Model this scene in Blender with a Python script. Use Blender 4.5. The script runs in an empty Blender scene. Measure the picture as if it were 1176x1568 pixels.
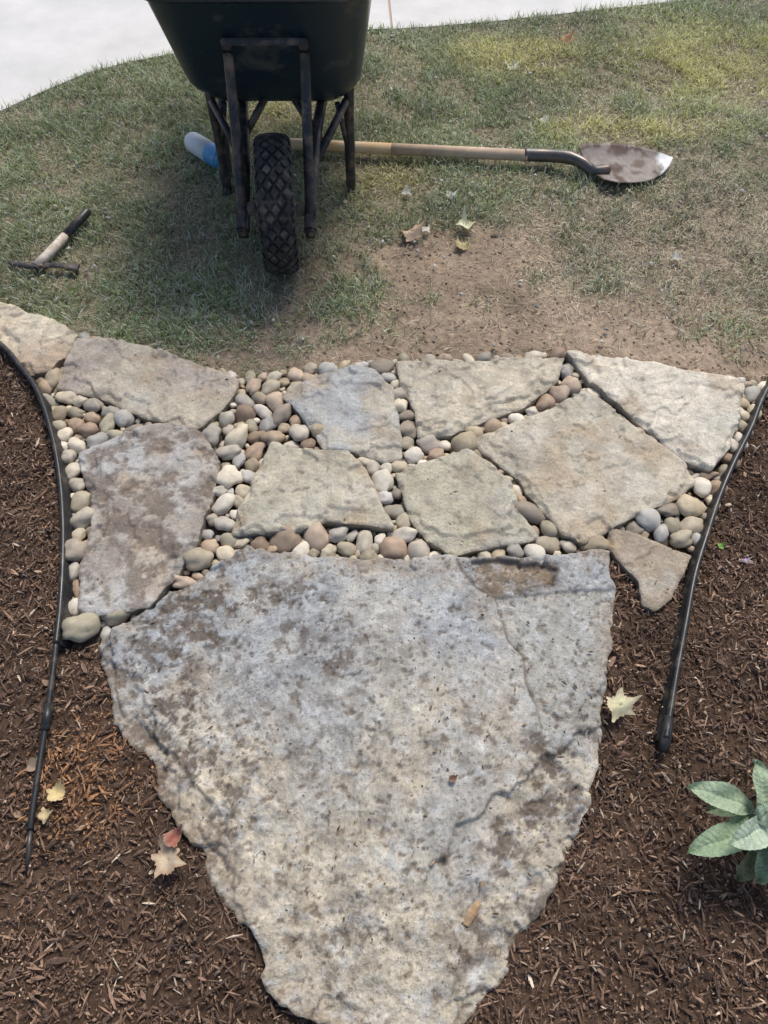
import bpy, math, random
import numpy as np
from mathutils import Vector, Matrix
random.seed(4); rng=np.random.default_rng(7)
scene=bpy.context.scene
# ---------------------------------------------------------------- survey
# ground-plane rectification: survey sheet coordinates -> metres on the plane z
H=1.5; P=math.radians(58); F=1132.0
sP,cP=math.sin(P),math.cos(P)
def S(u,v,z=0.0):
    a=(u-588)/F; b=(784-v)/F
    t=(H-z)/(sP-b*cP)
    return (a*t,(cP+b*sP)*t)
def SP(pts,z=0.0): return np.array([S(u,v,z) for u,v in pts])
def S3(u,v,z=0.0):
    x,y=S(u,v,z); return Vector((x,y,z))
# ---------------------------------------------------------------- noise
TAB=rng.random((256,256))
def vn(x,y,seed=0):
    x=x+seed*17.31; y=y+seed*9.77
    xi=np.floor(x).astype(int); yi=np.floor(y).astype(int)
    fx=x-xi; fy=y-yi; fx=fx*fx*(3-2*fx); fy=fy*fy*(3-2*fy)
    a=TAB[xi&255,yi&255]; b=TAB[(xi+1)&255,yi&255]; c=TAB[xi&255,(yi+1)&255]; d=TAB[(xi+1)&255,(yi+1)&255]
    return (a*(1-fx)+b*fx)*(1-fy)+(c*(1-fx)+d*fx)*fy
def fbm(x,y,sc,oc=4,seed=0,rough=.5):
    s=0;amp=1;tot=0;k=sc
    for i in range(oc):
        s=s+amp*vn(x*k*0.94+y*k*.34,y*k*.94-x*k*.34,seed+i*3); tot+=amp; amp*=rough; k*=2.03
    return s/tot
def sstep(a,b,x):
    t=np.clip((x-a)/(b-a),0,1); return t*t*(3-2*t)
def pip(Pn,poly):
    x=Pn[:,0];y=Pn[:,1]; ins=np.zeros(len(Pn),bool); n=len(poly)
    for i in range(n):
        x1,y1=poly[i]; x2,y2=poly[(i+1)%n]
        if y1==y2: continue
        c=((y1>y)!=(y2>y))&(x<(x2-x1)*(y-y1)/(y2-y1)+x1); ins^=c
    return ins
def closest(Pn,poly,closed=True):
    bd=np.full(len(Pn),1e9); bp=np.zeros((len(Pn),2)); n=len(poly)
    for i in range(n if closed else n-1):
        a=poly[i]; b=poly[(i+1)%n]; ab=b-a; L=(ab**2).sum()+1e-12
        t=np.clip(((Pn-a)@ab)/L,0,1); q=a+t[:,None]*ab; d=((Pn-q)**2).sum(1)
        m=d<bd; bd[m]=d[m]; bp[m]=q[m]
    return np.sqrt(bd),bp
def sdist(Pn,poly):
    d,_=closest(Pn,poly); return np.where(pip(Pn,poly),d,-d)
# ---------------------------------------------------------------- mesh helpers
def mk_mesh(name,V,faces,mat=None,col=None,smooth=False,parent=None):
    """faces: list of int arrays (each Nxk)"""
    V=np.asarray(V,dtype=np.float32)
    me=bpy.data.meshes.new(name)
    loops=[];starts=[];o=0
    for f in faces:
        f=np.asarray(f,dtype=np.int32)
        if len(f)==0: continue
        loops.append(f.ravel()); starts.append(o+np.arange(len(f))*f.shape[1]); o+=f.size
    loops=np.concatenate(loops);starts=np.concatenate(starts).astype(np.int32)
    me.vertices.add(len(V)); me.vertices.foreach_set('co',V.ravel())
    me.loops.add(len(loops)); me.loops.foreach_set('vertex_index',loops)
    me.polygons.add(len(starts)); me.polygons.foreach_set('loop_start',starts)
    me.update(calc_edges=True); me.validate()
    me.polygons.foreach_set('use_smooth',np.full(len(me.polygons),smooth,dtype=bool))
    if col is not None:
        ca=me.color_attributes.new(name='col',type='FLOAT_COLOR',domain='POINT')
        c=np.ones((len(V),4),np.float32); c[:,:3]=np.clip(col,0,1); ca.data.foreach_set('color',c.ravel())
    ob=bpy.data.objects.new(name,me); scene.collection.objects.link(ob)
    if mat: me.materials.append(mat)
    if parent: ob.parent=parent
    return ob
def empty(name):
    e=bpy.data.objects.new(name,None); scene.collection.objects.link(e); return e
def eulR(rx,ry,rz):
    cx,sx,cy,sy,cz,sz=np.cos(rx),np.sin(rx),np.cos(ry),np.sin(ry),np.cos(rz),np.sin(rz)
    R=np.empty((len(rx),3,3))
    R[:,0,0]=cz*cy;R[:,0,1]=cz*sy*sx-sz*cx;R[:,0,2]=cz*sy*cx+sz*sx
    R[:,1,0]=sz*cy;R[:,1,1]=sz*sy*sx+cz*cx;R[:,1,2]=sz*sy*cx-cz*sx
    R[:,2,0]=-sy;R[:,2,1]=cy*sx;R[:,2,2]=cy*cx
    return R
def scatter(T,Fc,pos,scl,R,jit=0):
    """instances of template baked into arrays"""
    n=len(pos);k=len(T)
    L=T[None]*scl[:,None,:]
    if jit: L=L*(1+jit*(rng.random((n,k,1))-.5)*2)
    V=np.einsum('nij,nkj->nki',R,L)+pos[:,None,:]
    off=(np.arange(n)*k)[:,None,None]
    return V.reshape(-1,3),[(f[None]+off).reshape(-1,f.shape[1]) for f in Fc]
def tube(name,path,rad,mat,parent=None,n=12,caps=True,flat=1.0,smooth=True):
    path=[Vector(p) for p in path]; m=len(path)
    if not hasattr(rad,'__len__'): rad=[rad]*m
    V=[];up=Vector((0,0,1))
    for i,p in enumerate(path):
        t=(path[min(i+1,m-1)]-path[max(i-1,0)]).normalized()
        s=t.cross(up)
        if s.length<.05: s=t.cross(Vector((0,1,0)))
        s.normalize(); w=s.cross(t).normalized()
        for j in range(n):
            a=2*math.pi*j/n; q=p+(s*math.cos(a)+w*math.sin(a)*flat)*rad[i]; V.append(q[:])
    Fq=[[i*n+j,i*n+(j+1)%n,(i+1)*n+(j+1)%n,(i+1)*n+j] for i in range(m-1) for j in range(n)]
    fs=[np.array(Fq)]
    if caps:
        V=list(V); c=[path[0][:],path[-1][:]]; V+=c; b=m*n
        fs.append(np.array([[b,(j+1)%n,j] for j in range(n)]+[[b+1,(m-1)*n+j,(m-1)*n+(j+1)%n] for j in range(n)]))
    return mk_mesh(name,V,fs,mat,smooth=smooth,parent=parent)
def spline(pts,k=8):
    pts=[Vector(p) for p in pts]; out=[]
    for i in range(len(pts)-1):
        p0=pts[max(i-1,0)];p1=pts[i];p2=pts[i+1];p3=pts[min(i+2,len(pts)-1)]
        for j in range(k):
            t=j/k
            out.append(.5*((2*p1)+(p2-p0)*t+(2*p0-5*p1+4*p2-p3)*t*t+(3*p1-p0-3*p2+p3)*t**3))
    out.append(pts[-1]); return out
def box(name,c,d,mat,parent=None,rot=(0,0,0),bev=.003):
    import bmesh
    bm=bmesh.new(); bmesh.ops.create_cube(bm,size=1); 
    for v in bm.verts: v.co=Vector((v.co.x*d[0],v.co.y*d[1],v.co.z*d[2]))
    if bev: bmesh.ops.bevel(bm,geom=bm.edges[:],offset=bev,segments=2,affect='EDGES')
    me=bpy.data.meshes.new(name); bm.to_mesh(me); bm.free(); me.materials.append(mat)
    ob=bpy.data.objects.new(name,me); ob.location=c; ob.rotation_euler=rot; scene.collection.objects.link(ob)
    if parent: ob.parent=parent
    return ob
# ---------------------------------------------------------------- materials
def mat_base(name):
    m=bpy.data.materials.new(name); m.use_nodes=True; nt=m.node_tree
    b=nt.nodes['Principled BSDF']; return m,nt,b
def noise(nt,sc,det=5,rough=.55,co=None):
    n=nt.nodes.new('ShaderNodeTexNoise'); n.inputs['Scale'].default_value=sc; n.inputs['Detail'].default_value=det; n.inputs['Roughness'].default_value=rough
    if co is not None: nt.links.new(co,n.inputs['Vector'])
    return n.outputs['Fac']
def mth(nt,op,a,b=None):
    n=nt.nodes.new('ShaderNodeMath'); n.operation=op
    for i,v in enumerate((a,b)):
        if v is None: continue
        if isinstance(v,(int,float)): n.inputs[i].default_value=v
        else: nt.links.new(v,n.inputs[i])
    return n.outputs[0]
def maprange(nt,src,a,b,c,d):
    n=nt.nodes.new('ShaderNodeMapRange'); 
    for i,v in enumerate((a,b,c,d)): n.inputs[i+1].default_value=v
    nt.links.new(src,n.inputs[0]); return n.outputs[0]
def mulc(nt,col,fac):
    n=nt.nodes.new('ShaderNodeVectorMath'); n.operation='SCALE'
    nt.links.new(col,n.inputs[0]); nt.links.new(fac,n.inputs['Scale']); return n.outputs[0]
def mixc(nt,fac,a,b):
    n=nt.nodes.new('ShaderNodeMix'); n.data_type='RGBA'
    nt.links.new(fac,n.inputs[0])
    for s,v in ((6,a),(7,b)):
        if isinstance(v,tuple): n.inputs[s].default_value=(*v,1)
        else: nt.links.new(v,n.inputs[s])
    return n.outputs[2]
def bump(nt,b,h,st,dist,prev=None):
    n=nt.nodes.new('ShaderNodeBump'); n.inputs['Strength'].default_value=st; n.inputs['Distance'].default_value=dist
    nt.links.new(h,n.inputs['Height'])
    if prev is not None: nt.links.new(prev,n.inputs['Normal'])
    nt.links.new(n.outputs[0],b.inputs['Normal']); return n.outputs[0]
def objco(nt): return nt.nodes.new('ShaderNodeTexCoord').outputs['Object']
def attr_mat(name,rough,nsc,lo,hi,bst=0,bdist=.002,bsc=None,spec=.3,spk=None,transl=0):
    m,nt,b=mat_base(name); co=objco(nt)
    a=nt.nodes.new('ShaderNodeAttribute'); a.attribute_name='col'
    f=maprange(nt,noise(nt,nsc,8,.65,co),.3,.7,lo,hi); c=mulc(nt,a.outputs['Color'],f)
    if spk:
        for (sc,a0,a1,colr,amt) in spk:
            k=maprange(nt,noise(nt,sc,4,.6,co),a0,a1,0,amt); c=mixc(nt,k,c,colr)
    nt.links.new(c,b.inputs['Base Color']); b.inputs['Roughness'].default_value=rough; b.inputs['Specular IOR Level'].default_value=spec
    if bst: bump(nt,b,noise(nt,bsc or nsc,10,.7,co),bst,bdist)
    if transl:
        tr=nt.nodes.new('ShaderNodeBsdfTranslucent'); nt.links.new(c,tr.inputs['Color'])
        mx=nt.nodes.new('ShaderNodeMixShader'); mx.inputs[0].default_value=transl
        nt.links.new(b.outputs[0],mx.inputs[1]); nt.links.new(tr.outputs[0],mx.inputs[2])
        nt.links.new(mx.outputs[0],nt.nodes['Material Output'].inputs['Surface'])
    return m
def stone_mat(name,amt,spk,flake,fdark=.9):
    m,nt,b=mat_base(name); co=objco(nt)
    a=nt.nodes.new('ShaderNodeAttribute'); a.attribute_name='col'
    n1=noise(nt,42,12,.75,co); n2=noise(nt,170,6,.7,co); n3=noise(nt,13,9,.66,co)
    c=mulc(nt,a.outputs['Color'],maprange(nt,n1,.33,.67,1-amt*.8,1+amt))
    c=mulc(nt,c,maprange(nt,n2,.3,.7,.80,1.22))
    fl=mth(nt,'FRACT',mth(nt,'MULTIPLY',n3,8.0))
    c=mulc(nt,c,maprange(nt,fl,0,.07,fdark,1.0))
    for (sc,a0,a1,colr,am) in spk:
        k=maprange(nt,noise(nt,sc,4,.6,co),a0,a1,0,am); c=mixc(nt,k,c,colr)
    nt.links.new(c,b.inputs['Base Color']); b.inputs['Specular IOR Level'].default_value=.4
    nt.links.new(maprange(nt,n1,.3,.7,.8,.5),b.inputs['Roughness'])
    p=bump(nt,b,fl,.5,flake); p=bump(nt,b,n1,.65,.007,p); bump(nt,b,n2,.45,.0022,p)
    return m
M_stone=stone_mat('flagstone_mat',.24,[(75,.62,.72,(.64,.62,.55),.4),(130,.63,.70,(.19,.15,.11),.55)],.004)
M_slab=stone_mat('slab_stone_mat',.38,[(55,.57,.69,(.58,.60,.60),.6),(85,.61,.68,(.12,.095,.075),.75),(150,.59,.67,(.12,.095,.075),.6),(260,.60,.7,(.15,.12,.10),.5)],.0025,.96)
M_ground=attr_mat('ground_mat',.95,60,.6,1.35,.9,.008,90,.15)
M_mulch=attr_mat('mulch_mat',.65,150,.65,1.35,.5,.001,300,.45)
M_grass=attr_mat('grass_mat',.42,30,.85,1.15,0,spec=.55,transl=.32)
M_pebble=attr_mat('pebble_mat',.6,60,.82,1.15,.25,.002,120,.35,spk=[(150,.63,.7,(.18,.14,.10),.5)])
M_leaf=attr_mat('dry_leaf_mat',.7,60,.8,1.2,.4,.001,120,.3,transl=.2)
def plain(name,c,rough=.5,metal=0,c2=None,nsc=20,t0=.45,t1=.65,bst=.15,bd=.002,spec=.5):
    m,nt,b=mat_base(name); co=objco(nt)
    if c2:
        k=maprange(nt,noise(nt,nsc,8,.65,co),t0,t1,0,1); o=mixc(nt,k,c,c2); nt.links.new(o,b.inputs['Base Color'])
        r=maprange(nt,noise(nt,nsc*.7,6,.6,co),.3,.7,rough*.75,min(1,rough*1.3)); nt.links.new(r,b.inputs['Roughness'])
    else: b.inputs['Base Color'].default_value=(*c,1); b.inputs['Roughness'].default_value=rough
    b.inputs['Metallic'].default_value=metal; b.inputs['Specular IOR Level'].default_value=spec
    if bst: bump(nt,b,noise(nt,nsc*4,6,.6,co),bst,bd)
    return m
# ---------------------------------------------------------------- outlines
stones={}
def ST(n,pts,z,c1,c2,**k): stones[n]=dict(pts=pts,z=z,c1=np.array(c1)*1.05,c2=np.array(c2)*1.05,**k)
big=[(375,830),(420,842),(470,850),(560,853),(650,850),(720,853),(800,850),(860,848),(905,842),(937,838),(941,900),(937,960),(934,1040),(926,1100),(916,1170),(903,1230),(875,1290),(852,1350),(838,1395),(800,1430),(778,1480),(738,1535),(700,1580),(640,1610),(560,1600),(480,1560),(430,1532),(405,1505),(398,1450),(390,1418),(365,1408),(335,1370),(318,1335),(312,1300),(285,1280),(262,1238),(240,1215),(236,1165),(205,1135),(176,1100),(160,1055),(148,1005),(150,972),(190,952),(230,930),(290,892),(340,855)]
ST('flagstone_slab',big,.036,(.315,.33,.335),(.40,.39,.355),big=True)
ST('fs1',[(-70,436),(0,462),(60,480),(118,508),(104,540),(76,570),(45,573),(20,545),(0,527),(-70,490)],.034,(.58,.51,.39),(.47,.37,.27))
ST('fs2',[(118,516),(165,514),(240,531),(300,556),(368,580),(352,612),(335,632),(300,658),(285,660),(220,638),(150,606),(84,592),(97,555)],.034,(.47,.42,.33),(.38,.33,.28))
ST('fs3',[(118,690),(170,668),(220,653),(262,646),(305,660),(322,680),(335,708),(328,750),(300,830),(262,890),(228,930),(190,936),(150,941),(118,937),(121,870),(136,800),(137,750),(124,720)],.038,(.45,.44,.42),(.37,.33,.285),dirty=1)
ST('fs4',[(428,604),(470,580),(520,559),(570,560),(585,575),(601,592),(612,640),(616,698),(592,708),(540,690),(497,690),(480,662),(457,630)],.034,(.38,.39,.385),(.46,.42,.34))
ST('fs5',[(605,553),(700,551),(780,548),(866,545),(856,580),(805,620),(735,646),(690,663),(640,668),(634,630),(613,590)],.036,(.53,.475,.365),(.45,.41,.325))
ST('fs6',[(868,537),(940,544),(1020,559),(1080,569),(1142,579),(1135,640),(1118,680),(1090,718),(1050,704),(1005,668),(950,622),(905,580)],.040,(.62,.57,.47),(.53,.495,.405))
ST('fs7',[(720,670),(780,650),(830,630),(870,608),(895,595),(940,622),(1000,668),(1048,706),(1070,735),(1040,758),(1000,778),(940,808),(893,833),(860,815),(828,780),(800,738),(768,710),(740,692)],.034,(.52,.465,.365),(.45,.41,.325))
ST('fs8',[(415,674),(490,688),(535,690),(562,722),(582,765),(603,808),(560,806),(500,800),(455,813),(410,815),(354,817),(365,780),(385,735)],.036,(.50,.455,.35),(.41,.38,.30))
ST('fs9',[(603,722),(650,705),(718,686),(755,712),(785,735),(800,785),(827,822),(760,835),(692,849),(660,830),(628,790),(612,750)],.036,(.45,.415,.315),(.39,.36,.29))
ST('fs10',[(933,805),(975,815),(1000,825),(1063,846),(1048,880),(1027,918),(1003,934),(985,925),(978,890),(946,855),(932,838)],.030,(.44,.375,.295),(.34,.28,.21))
def rough_outline(poly,amp=.004,step=.005,seed=0):
    pts=poly
    q=[]; n=len(pts)
    for i in range(n):
        a=pts[i];b=pts[(i+1)%n]; L=np.linalg.norm(b-a); k=min(.1,.004/max(L,1e-6))
        q+= [a+(b-a)*k, b-(b-a)*k]
    pts=np.array(q)
    out=[];n=len(pts)
    for i in range(n):
        a=pts[i];b=pts[(i+1)%n];L=np.linalg.norm(b-a);m=max(1,int(L/step))
        for j in range(m): out.append(a+(b-a)*j/m)
    out=np.array(out)
    t=np.roll(out,-1,0)-np.roll(out,1,0); nrm=np.stack([t[:,1],-t[:,0]],1); nrm/=np.linalg.norm(nrm,axis=1)[:,None]+1e-9
    f=fbm(out[:,0],out[:,1],22,3,seed,.55); f2=np.abs(fbm(out[:,0],out[:,1],60,2,seed+40)-.5)
    m=sstep(.4,.6,fbm(out[:,0],out[:,1],6,2,seed+60))
    d=(f-.5)*2*amp-f2*amp*1.2*m
    return out+nrm*d[:,None]
for i,(k,s) in enumerate(stones.items()):
    s['w']=rough_outline(SP(s['pts'],s['z']),.012 if s.get('big') else .0065,seed=i)
bed=SP([(-1200,160),(-500,290),(-70,436),(0,470),(118,520),(368,588),(430,572),(520,560),(606,556),(868,545),(1000,560),(1140,583),(1176,590),(1500,420),(2400,160)])
bed=np.vstack([bed,[[6,-3],[-6,-3]]])
path=SP([(52,572),(118,512),(368,578),(400,572),(430,570),(520,556),(606,552),(868,542),(1140,585),(1180,588),(1166,620),(1138,680),(1108,740),(1084,810),(1066,845),(1000,827),(935,810),(932,845),(800,862),(560,862),(375,845),(290,900),(230,940),(160,980),(106,984),(108,870),(106,780),(98,700),(80,650)],.01)
conc=SP([(-2600,260),(-900,330),(-300,270),(-80,205),(0,176),(60,148),(130,118),(200,99),(260,88),(400,68),(565,50),(650,45),(760,36),(900,20),(1050,4),(1300,-22),(1700,-70),(3000,-200)])
conc=np.vstack([conc,[[30,14],[-30,14]]])
# ---------------------------------------------------------------- ground
def gz(Pn):
    x,y=Pn[:,0],Pn[:,1]
    inb=pip(Pn,bed)
    mul=.004+.034*(fbm(x,y,7,5,2)-.35)
    lw=.006+.03*(fbm(x,y,2.2,5,5)-.5)+.010*(fbm(x,y,22,3,6)-.5)
    z=np.where(inb,mul,lw)
    dp=sdist(Pn,path); z=np.where(dp>-.02,np.minimum(z,.0+.004*(fbm(x,y,40,3,1)-.5)),z)
    dc=sdist(Pn,conc); k=sstep(-.25,-.03,dc); z=z*(1-k)+.006*k; z=np.where(dc>.012,-.03,z)
    far=np.hypot(x,y-2)>6
    return np.where(far&(dc<0),-.01,z)
def dirtmask(Pn):
    x,y=Pn[:,0],Pn[:,1]; n=fbm(x,y,5,4,8)-.5; n2=fbm(x,y,16,3,9)-.5
    e=1-np.hypot((x-.55)/.86,(y-1.52)/.34)+n*1.1+n2*.8
    e2=1-np.hypot((x-.22)/.38,(y-1.80)/.22)+n*1.0+n2*.8
    e3=1-np.hypot((x-.10)/.70,(y-1.42)/.13)+n*1.0+n2*.7
    e4=.75-np.hypot((x-.95)/.8,(y-1.88)/.38)+n*1.2+n2*.9
    e5=.8-np.hypot((x+.25)/.24,(y-1.70)/.24)+n*1.0+n2*.9
    return np.clip(np.maximum.reduce([sstep(-.1,.6,e),sstep(0,.6,e2),sstep(0,.7,e3),.75*sstep(0,.7,e4),.7*sstep(0,.7,e5)]),0,1)
xs=np.concatenate([-np.geomspace(90,2.3,14),np.arange(-2.2,2.2,.0125),np.geomspace(2.3,90,14)])
ys=np.concatenate([-np.geomspace(60,.8,10),np.arange(-.7,4.1,.0125),np.geomspace(4.2,120,16)])
X,Y=np.meshgrid(xs,ys); G=np.stack([X.ravel(),Y.ravel()],1)
Z=gz(G); inb=pip(G,bed); dp=sdist(G,path); dm=dirtmask(G)
x,y=G[:,0],G[:,1]
c_m=np.array([.10,.064,.044])[None]*(.6+.9*fbm(x,y,12,4,3))[:,None]
n1=fbm(x,y,9,4,12)[:,None]; n5=fbm(x,y,3.5,4,13)[:,None]
c_s=np.array([.37,.285,.21])*(.5+.6*n1+.4*n5)
c_l=np.array([.24,.21,.14])*(.6+.8*n1)
far=sstep(2.3,4.5,np.hypot(x,y-2))[:,None]; c_l=c_l*(1-far)+np.array([.17,.20,.09])*far
c_p=np.array([.17,.13,.09])*(.6+.8*n1)
C=c_l*(1-dm[:,None])+c_s*dm[:,None]
C=np.where(inb[:,None],c_m,C); pm=sstep(-.01,.005,dp)[:,None]; C=C*(1-pm)+c_p*pm
nx,ny=len(xs),len(ys); ii=np.arange(nx*ny).reshape(ny,nx)
Fq=np.stack([ii[:-1,:-1],ii[:-1,1:],ii[1:,1:],ii[1:,:-1]],-1).reshape(-1,4)
mk_mesh('ground',np.column_stack([G,Z]),[Fq],M_ground,C,smooth=True)
# ---------------------------------------------------------------- flagstones
fl_parent=empty('flagstone_path')
crackA=SP([(700,858),(706,872),(730,900),(758,915),(768,945),(778,980),(802,1005),(806,1045),(822,1080),(830,1115)],.036)
bigregA=SP([(762,916),(800,912),(990,895),(990,1090),(870,1110),(836,1120),(822,1080),(806,1045),(802,1008),(778,980),(768,945)],.036)
bigregB=SP([(655,1405),(652,1350),(668,1310),(700,1275),(735,1250),(760,1222),(800,1205),(850,1150),(940,1100),(990,1300),(780,1640),(700,1660),(690,1480)],.036)
bigregD=SP([(60,1000),(60,1300),(280,1420),(370,1410),(345,1330),(300,1262),(330,1235),(290,1180),(240,1130),(215,1060),(150,1000)],.036)
pit=SP([(722,862),(760,856),(820,860),(852,872),(845,892),(800,905),(755,908),(728,895)],.036)
def blob(Pn,u,v,ru,rv):
    c=S(u,v,.036); a=S(u+ru,v,.036); b=S(u,v-rv,.036)
    return 1-np.hypot((Pn[:,0]-c[0])/(a[0]-c[0]),(Pn[:,1]-c[1])/(b[1]-c[1]))
for si,(name,s) in enumerate(stones.items()):
    res=.0032 if s.get('big') else .004
    w=s['w']; lo=w.min(0)-res*2; hi=w.max(0)+res*2
    gx=np.arange(lo[0],hi[0],res); gy=np.arange(lo[1],hi[1],res)
    X,Y=np.meshgrid(gx,gy); G=np.stack([X.ravel(),Y.ravel()],1)
    d,cp=closest(G,w); ins=pip(G,w)
    nx,ny=len(gx),len(gy); ii=np.arange(nx*ny).reshape(ny,nx)
    q=np.stack([ii[:-1,:-1],ii[:-1,1:],ii[1:,1:],ii[1:,:-1]],-1).reshape(-1,4)
    strong=ins&(d>res*.35)
    q=q[strong[q].any(1)]
    Q=np.where(strong[:,None],G,cp); dd=np.where(strong,d,0)
    x,y=Q[:,0],Q[:,1]; sd=20+si*7; isb=bool(s.get('big'))
    warp=.012*(fbm(x,y,25,4,sd+2)-.5)*2
    ztop=s['z']
    lay=fbm(x,y,5,5,sd,.6)
    z=ztop+.010*(fbm(x,y,5,3,sd)-.5)+.003*(fbm(x,y,45,4,sd+5,.6)-.5)
    stepn=(lay*(5 if isb else 6)+(fbm(x,y,30,3,sd+4)-.5)*.5)%1.0
    z+=(.0012 if isb else .0045)*(sstep(0,.05,stepn)-stepn)*.9
    edge=np.clip(1-dd/.006,0,1); z-=edge**2*(.001+.006*fbm(x,y,40,3,sd+8))
    led=sstep(.50,.54,fbm(x,y,14,3,sd+13)+.10*np.clip(1-dd/.03,0,1)-.06)*np.clip(1-dd/.05,0,1); z-=.007*sstep(.1,.3,led)
    f1=fbm(x,y,7,5,sd+1); f2=fbm(x,y,32,4,sd+3)
    m=sstep(.42,.62,f1)[:,None]; C=np.array(s['c1'])*(1-m)+np.array(s['c2'])*m
    C=C*(.74+.54*f2)[:,None]
    ra=.35 if isb else .55
    rust=sstep(.56,.74,fbm(x,y,11,5,sd+9))[:,None]*ra; C=C*(1-rust)+np.array([.42,.315,.20])*rust
    pale=sstep(.56,.72,fbm(x,y,13,5,sd+15))[:,None]*.35; C=C*(1-pale)+np.array([.62,.60,.53])*pale
    grime=sstep(.55,.75,fbm(x,y,17,6,sd+17,.65))[:,None]*.4; C=C*(1-grime)+np.array([.23,.19,.15])*grime
    if not isb:
        ck=np.exp(-((stepn-.0)/.03)**2)[:,None]*.3; C=C*(1-ck)
    if s.get('dirty'):
        g=sstep(.47,.60,fbm(x,y,30,6,sd+11,.66)+.13*blob(Q,230,800,90,120))[:,None]*.75
        C=C*(1-g)+np.array([.17,.13,.10])*g; z-=.003*g[:,0]
    if isb:
        def stp(reg,h,wp,wd):
            dq=sdist(Q,reg)+warp*wp; return sstep(-.002,.002,dq)*h, np.exp(-((dq)/wd)**2)
        za,ka=stp(bigregA,.005,.2,.0045); zb,kb=stp(bigregB,.009,1.6,.004); zd,kd=stp(bigregD,.006,1.8,.004)
        brk=sstep(.40,.55,fbm(x,y,16,3,99))
        dcr=closest(Q,crackA,False)[0]+warp*.15; kcr=np.exp(-(dcr/.0033)**2)
        z-=za+zb+zd+.004*kcr; sa=za/.005
        pt=sstep(-.004,.004,sdist(Q,pit)+warp*.8); z-=pt*(.004+.012*f2)
        rim=np.exp(-((sdist(Q,pit)+warp*.8)/.011)**2)[:,None]*.75
        halo=sstep(-.06,0,sdist(Q,pit)+warp*1.5)[:,None]*.35; C=C*(1-halo)+np.array([.20,.17,.14])*halo
        rgh=sstep(.60,.28,y)*(.45+.55*sstep(.35,.6,fbm(x,y,5,3,77)))
        z+=rgh*.028*(fbm(x,y,16,6,81,.62)-.5)
        tn=(rgh*.7)[:,None]; C=C*(1-tn)+(np.array([.55,.475,.345])*(.5+.9*f2)[:,None])*tn
        C=C*(1-sa[:,None]*.55)+np.array([.40,.385,.33])*sa[:,None]*.55
        for (u,v,ru,rv,st) in [(225,975,130,90,1.6),(350,890,130,60,1.3),(300,1170,130,120,1.2),(870,1250,90,160,1.6),(720,1440,90,140,1.0),(800,1350,100,110,1.2),(430,960,220,90,.9),(240,1080,120,120,1.2),(520,1120,240,170,.55),(800,1150,150,70,.8),(520,1450,130,120,.7),(330,1330,60,90,.9)]:
            b=sstep(-.1,.8,blob(Q,u,v,ru,rv)+(fbm(x,y,12,5,90)-.5)*1.3)
            g=(b*st*sstep(.46,.60,fbm(x,y,38,6,91,.72)))[:,None]*.85; g=np.clip(g,0,.85)
            C=C*(1-g)+np.array([.125,.10,.08])*g; z-=.002*g[:,0]
        C=C*(1-pt[:,None]*.8)+np.array([.26,.185,.11])*(.4+1.2*f2[:,None])*pt[:,None]*.8
        C=C*(1-rim)+np.array([.075,.06,.05])*rim
        wb=np.clip(sstep(.52,.72,fbm(x,y,30,6,93,.68))*.5,0,1)[:,None]
        C=C*(1-wb)+np.array([.54,.56,.56])*wb
        dn=.05*(fbm(x,y,4,2,97)-.5)
        pits=sstep(.72,.77,fbm(x,y,80,2,95)+dn+.02*(y<.7)); z-=.003*pits; C=C*(1-.55*pits[:,None])+np.array([.14,.09,.05])*.4*pits[:,None]
        rm=np.clip(1-dd/.06,0,1)[:,None]*.55*sstep(.4,.55,f1)[:,None]; C=C*(1-rm)+np.array([.30,.225,.155])*rm
        for kk,am in ((kcr,.8),(kb*brk,.45),(kd*brk,.3)):
            k_=(kk*am)[:,None]; C=C*(1-k_)+np.array([.11,.085,.065])*k_
    e=(edge*.25)[:,None]; C=C*(1-e)+np.array([.32,.26,.18])*e
    used=np.unique(q); rem=-np.ones(len(G),int); rem[used]=np.arange(len(used)); q=rem[q]
    V=np.column_stack([Q,z])[used]; C=C[used]
    e=np.concatenate([q[:,[0,1]],q[:,[1,2]],q[:,[2,3]],q[:,[3,0]]])
    key=e[:,0].astype(np.int64)*10**7+e[:,1]; rk=e[:,1].astype(np.int64)*10**7+e[:,0]
    be=e[~np.isin(key,rk)]; n0=len(V)
    bv=np.unique(be); mp=-np.ones(n0,int); mp[bv]=np.arange(len(bv))
    A=V[bv].copy(); B=A.copy(); B[:,2]=-.03
    cen=V[:,:2].mean(0); mid=A.copy(); mid[:,2]=A[:,2]-.014; off=(A[:,:2]-cen); off/=np.linalg.norm(off,axis=1)[:,None]+1e-9
    mid[:,:2]+=off*((fbm(A[:,0],A[:,1],50,3,sd)-.5)*.008)[:,None]
    V=np.vstack([V,A,mid,B]); k=len(bv)
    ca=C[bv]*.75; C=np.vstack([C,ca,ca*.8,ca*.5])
    a=mp[be[:,0]];b=mp[be[:,1]]
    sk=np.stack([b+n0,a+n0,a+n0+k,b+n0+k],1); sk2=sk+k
    mk_mesh('large_slab' if isb else 'flagstone_piece_%d'%si,V,[q,sk,sk2],M_slab if isb else M_stone,C,smooth=True,parent=fl_parent)
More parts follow.
